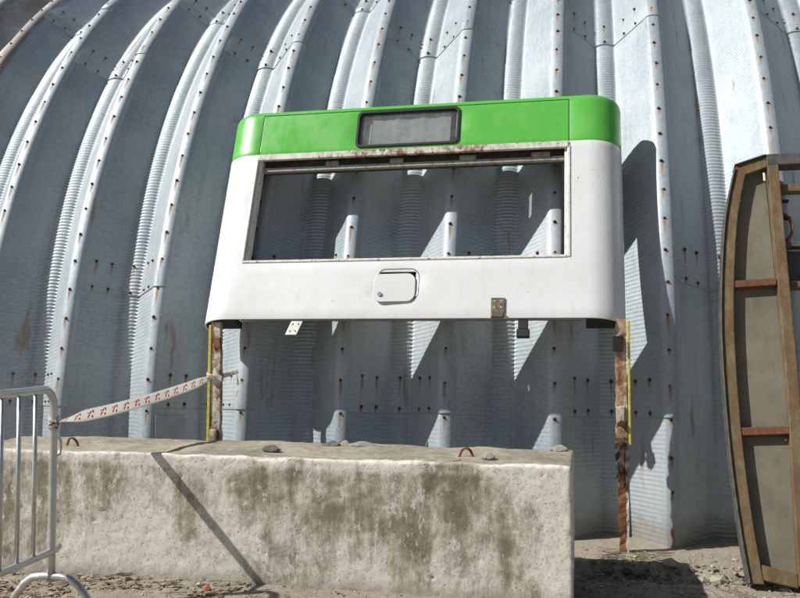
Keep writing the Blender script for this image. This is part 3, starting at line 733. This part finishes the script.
# ------------------------------------------------------------ rusty frame leaning on the shed
FX, FY, FLN = .75, 4.52, math.radians(20)
fz = G(FX+.2, FY)
frm = tag(empty('rusty_bus_frame', (FX, FY, 0)), 'rusty olive steel vehicle frame with tan panels leaning on the shed', 'steel frame')
def FT_(x, y, q): return (x-FX, q*math.sin(FLN)+y*math.cos(FLN), q*math.cos(FLN)-y*math.sin(FLN))
ql = [(-.03, .752), (.0, .749), (.16, .731), (.33, .717), (.56, .704), (.787, .698), (1.04, .697), (1.284, .702), (1.46, .712), (1.639, .727), (1.80, .744), (1.949, .763), (2.12, .798), (2.284, .839)]
def xl(q):
    for (a, x0), (b, x1) in zip(ql, ql[1:]):
        if q <= b: return x0+(x1-x0)*(q-a)/(b-a)
    return ql[-1][1]
XM = 1.46                                # mid line of the frame; its far half lies outside the picture
def strip(name, path_o, path_i, y0, y1, mat, mirror=False):
    V = []; 
    for (xo, qo), (xi, qi) in zip(path_o, path_i):
        r = [(xo, y0, qo), (xi, y0, qi), (xi, y1, qi), (xo, y1, qo)]
        if mirror: r = [(2*XM-x, y, q) for x, y, q in r]
        V += [FT_(*p) for p in r]
    n = len(path_o); F = [(0, 1, 2, 3), tuple(4*(n-1)+i for i in (3, 2, 1, 0))]
    for i in range(n-1):
        for k in range(4): a = 4*i+k; b = 4*i+(k+1) % 4; F.append((b, a, a+4, b+4))
    if mirror: F = [f[::-1] for f in F]
    o = mk(name, V, F, mat, frm); bevel(o, .004); return o
qs = [-.02+2.30*i/30 for i in range(31)]
for mir in (False, True):
    strip('side_stile', [(xl(q)+.006, q) for q in qs], [(xl(q)+.066, q) for q in qs], -.004, .075, M['olive'], mir)
    strip('outer_flange', [(xl(q)-.004, q) for q in qs], [(xl(q)+.005, q) for q in qs], -.016, .085, M['darkgrey'], mir)
    strip('top_rail', [(.842, 2.293), (1.012, 2.352)], [(.880, 2.232), (1.016, 2.284)], -.003, .074, M['olive'], mir)
    strip('top_flange', [(.835, 2.301), (1.010, 2.362)], [(.842, 2.294), (1.012, 2.353)], -.018, .085, M['darkgrey'], mir)
    strip('inner_stile', [(.972, -.02), (1.006, 1.0), (1.014, 2.345)], [(1.034, -.02), (1.064, 1.0), (1.074, 2.345)], -.010, .070, M['olive'], mir)
    for q0 in (.728, 1.553):
        strip('cross_bar', [(xl(q0)+.064, q0+.022), (1.004, q0+.036)], [(xl(q0)+.064, q0-.020), (1.004, q0-.006)], .002, .070, M['redox'], mir)
    strip('bottom_rail', [(.812, .072), (.972, .040)], [(.812, .0), (.972, -.03)], .0, .072, M['olive'], mir)
    for a, b in ((.02, .72), (.745, 1.55), (1.575, 2.30)):
        n = 8; qq = [a+(b-a)*i/n for i in range(n+1)]
        strip('backing_panel', [(min(xl(q)+.03, .95) if q < 2.2 else xl(q)+.03+(q-2.2)*.9, q) for q in qq], [(1.01, q) for q in qq], .046, .054, M['tan'], mir)
strip('top_bar', [(1.012, 2.362), (2*XM-1.012, 2.362)], [(1.012, 2.290), (2*XM-1.012, 2.290)], -.012, .066, M['darkgrey'])
for q0, h, mt, y0 in ((2.16, .045, 'olive', .03), (1.80, .03, 'darkgrey', .02), (1.56, .035, 'olive', .03), (.90, .05, 'olive', .03), (.30, .05, 'olive', .03), (.02, .06, 'olive', .0)):
    strip('cross_member', [(1.07, q0+h/2), (2*XM-1.07, q0+h/2)], [(1.07, q0-h/2), (2*XM-1.07, q0-h/2)], y0, y0+.05, M[mt])
strip('infill_plate', [(1.09, 1.78), (1.40, 1.78)], [(1.09, 1.60), (1.40, 1.60)], .074, .080, M['darkgrey'])
strip('infill_plate', [(1.115, 1.20), (1.40, 1.20)], [(1.115, 1.10), (1.40, 1.10)], .074, .080, M['darkgrey'])
for q0 in (2.08, 1.97):
    strip('bracket', [(1.075, q0+.006), (1.12, q0+.006)], [(1.075, q0-.006), (1.12, q0-.006)], .03, .06, M['black'])
m = MB(); m.tube([FT_(1.078+.045*math.sin(a), .04, 2.0-.055*(1-math.cos(a))*1.0-.02*a) for a in [math.radians(9*i) for i in range(20)]], .010, 8); m.build('rusty_hook', M['rust'], frm, True)
strip('latch_tab', [(.985, 2.24), (.998, 2.24)], [(.985, 2.185), (.998, 2.185)], -.014, -.004, M['plate'])
for x, q in ((.862, 2.13), (.86, 2.09), (.985, .70)):
    m = MB(); m.tube([FT_(x, .047, q), FT_(x, .041, q)], .006, 8); m.build('rivet', M['plate'], frm)

# ------------------------------------------------------------ loose stuff on the ground
def scatter(name, mat, maker, spots):
    V = []; F = []; A = []
    for x, y in spots:
        v, f = maker(x, y, G(x, y)); k = len(V); V += v; F += [tuple(k+i for i in q) for q in f]; A += [random.random()]*len(v)
    o = mk(name, V, F, mat, None, False); at = o.data.attributes.new('shade', 'FLOAT', 'POINT'); at.data.foreach_set('value', A); return o
PHI = (1+5**.5)/2
ICO = [Vector(v).normalized() for v in ((-1, PHI, 0), (1, PHI, 0), (-1, -PHI, 0), (1, -PHI, 0), (0, -1, PHI), (0, 1, PHI), (0, -1, -PHI), (0, 1, -PHI), (PHI, 0, -1), (PHI, 0, 1), (-PHI, 0, -1), (-PHI, 0, 1))]
ICF = [(0,11,5),(0,5,1),(0,1,7),(0,7,10),(0,10,11),(1,5,9),(5,11,4),(11,10,2),(10,7,6),(7,1,8),(3,9,4),(3,4,2),(3,2,6),(3,6,8),(3,8,9),(4,9,5),(2,4,11),(6,2,10),(8,6,7),(9,8,1)]
def pebble(x, y, z):
    r = .0035*math.exp(random.gauss(0, .55)); r = min(r, .016); sx, sy, sz = (random.uniform(.7, 1.4) for _ in range(3)); a = random.random()*6
    return [(x+r*sx*(v.x*math.cos(a)-v.y*math.sin(a))*random.uniform(.8, 1.2), y+r*sy*(v.x*math.sin(a)+v.y*math.cos(a)), z+r*.3+r*sz*.7*v.z) for v in ICO], ICF
def spots(n, x0, x1, y0, y1, pred=None):
    out = []
    while len(out) < n:
        x, y = random.uniform(x0, x1), random.uniform(y0, y1)
        if -3.2 < x < -.06 and 3.92 < y < 4.53: continue
        if pred and not pred(x, y): continue
        out.append((x, y))
    return out
def straw(x, y, z):
    L = random.uniform(.02, .12)*random.choice((.6, 1, 1, 1.5)); a = random.gauss(0, .6)+random.choice((0, 0, 1.5)); r = random.uniform(.0007, .0018); V = []; b = random.uniform(-.5, .5)
    for i in range(4):
        q = i/3-.5; px, py = x+L*q*math.cos(a+b*q), y+L*q*math.sin(a+b*q); pz = max(z, G(px, py))+.004+.010*random.random()
        for k in range(3): t = k*2.094; V.append((px-math.sin(a)*r*math.cos(t), py+math.cos(a)*r*math.cos(t), pz+r*math.sin(t)))
    F = [(3*i+k, 3*i+(k+1) % 3, 3*i+3+(k+1) % 3, 3*i+3+k) for i in range(3) for k in range(3)]
    return V, F
def leaf(x, y, z):
    r = random.uniform(.008, .022); a = random.random()*6; c, s = math.cos(a), math.sin(a); t = random.uniform(-.4, .4); V = []
    for u, w in ((-1, 0), (-.4, .5), (.3, .42), (1, 0), (.3, -.42), (-.4, -.5), (0, 0)):
        h = .006+r*(.25*abs(w)+.2*u*t+.15*random.random()); V.append((x+r*(u*c-w*s), y+r*(u*s+w*c), z+h))
    return V, [(6, i, (i+1) % 6) for i in range(6)]
def patch(sc, th): return lambda x, y: fbm((x*sc, y*sc, 11), 3) > th
tag(scatter('gravel', M['gravel'], pebble, spots(4200, -2.9, 1.5, 3.4, 5.0)+spots(700, -.1, 1.4, 4.55, 4.72)), 'fine loose gravel over the sandy ground', 'gravel', kind='stuff')
def rubble(x, y, z):
    k = random.uniform(1.4, 3.4); v, f = pebble(0, 0, 0); return [(x+a*k, y+b*k, z+c*k*.8) for a, b, c in v], f
def edge_spots(n, x0, x1):
    out = []
    for _ in range(n):
        x = random.uniform(x0, x1); out.append((x, 4.66+.07*fbm((x*2.2, 0, 5), 4)+random.gauss(-.03, .03)))
    return out
M['rubble'] = scatter_mat('broken_footing_rubble', [(.10, .088, .07), (.21, .185, .145), (.36, .325, .26)])
tag(scatter('footing_rubble', M['rubble'], rubble, edge_spots(330, .0, 1.6)+spots(12, -.05, 1.3, 4.2, 4.7)), 'crumbled footing rubble along the foot of the shed', 'rubble', kind='stuff')
tag(scatter('dry_straw', M['straw'], straw, spots(420, -2.9, 1.4, 3.4, 3.95, patch(2.2, 0))+spots(260, -.05, 1.1, 3.9, 4.75)+spots(120, .05, .40, 4.6, 4.95)), 'dry straw and broken stems strewn on the ground', 'straw', kind='stuff')
tag(scatter('dead_leaves', M['leaf'], leaf, spots(420, -2.9, -1.4, 3.4, 3.93, patch(1.8, -.1))+spots(120, -1.4, 1.2, 3.4, 4.6)), 'small dead leaves among the gravel', 'leaves', kind='stuff')
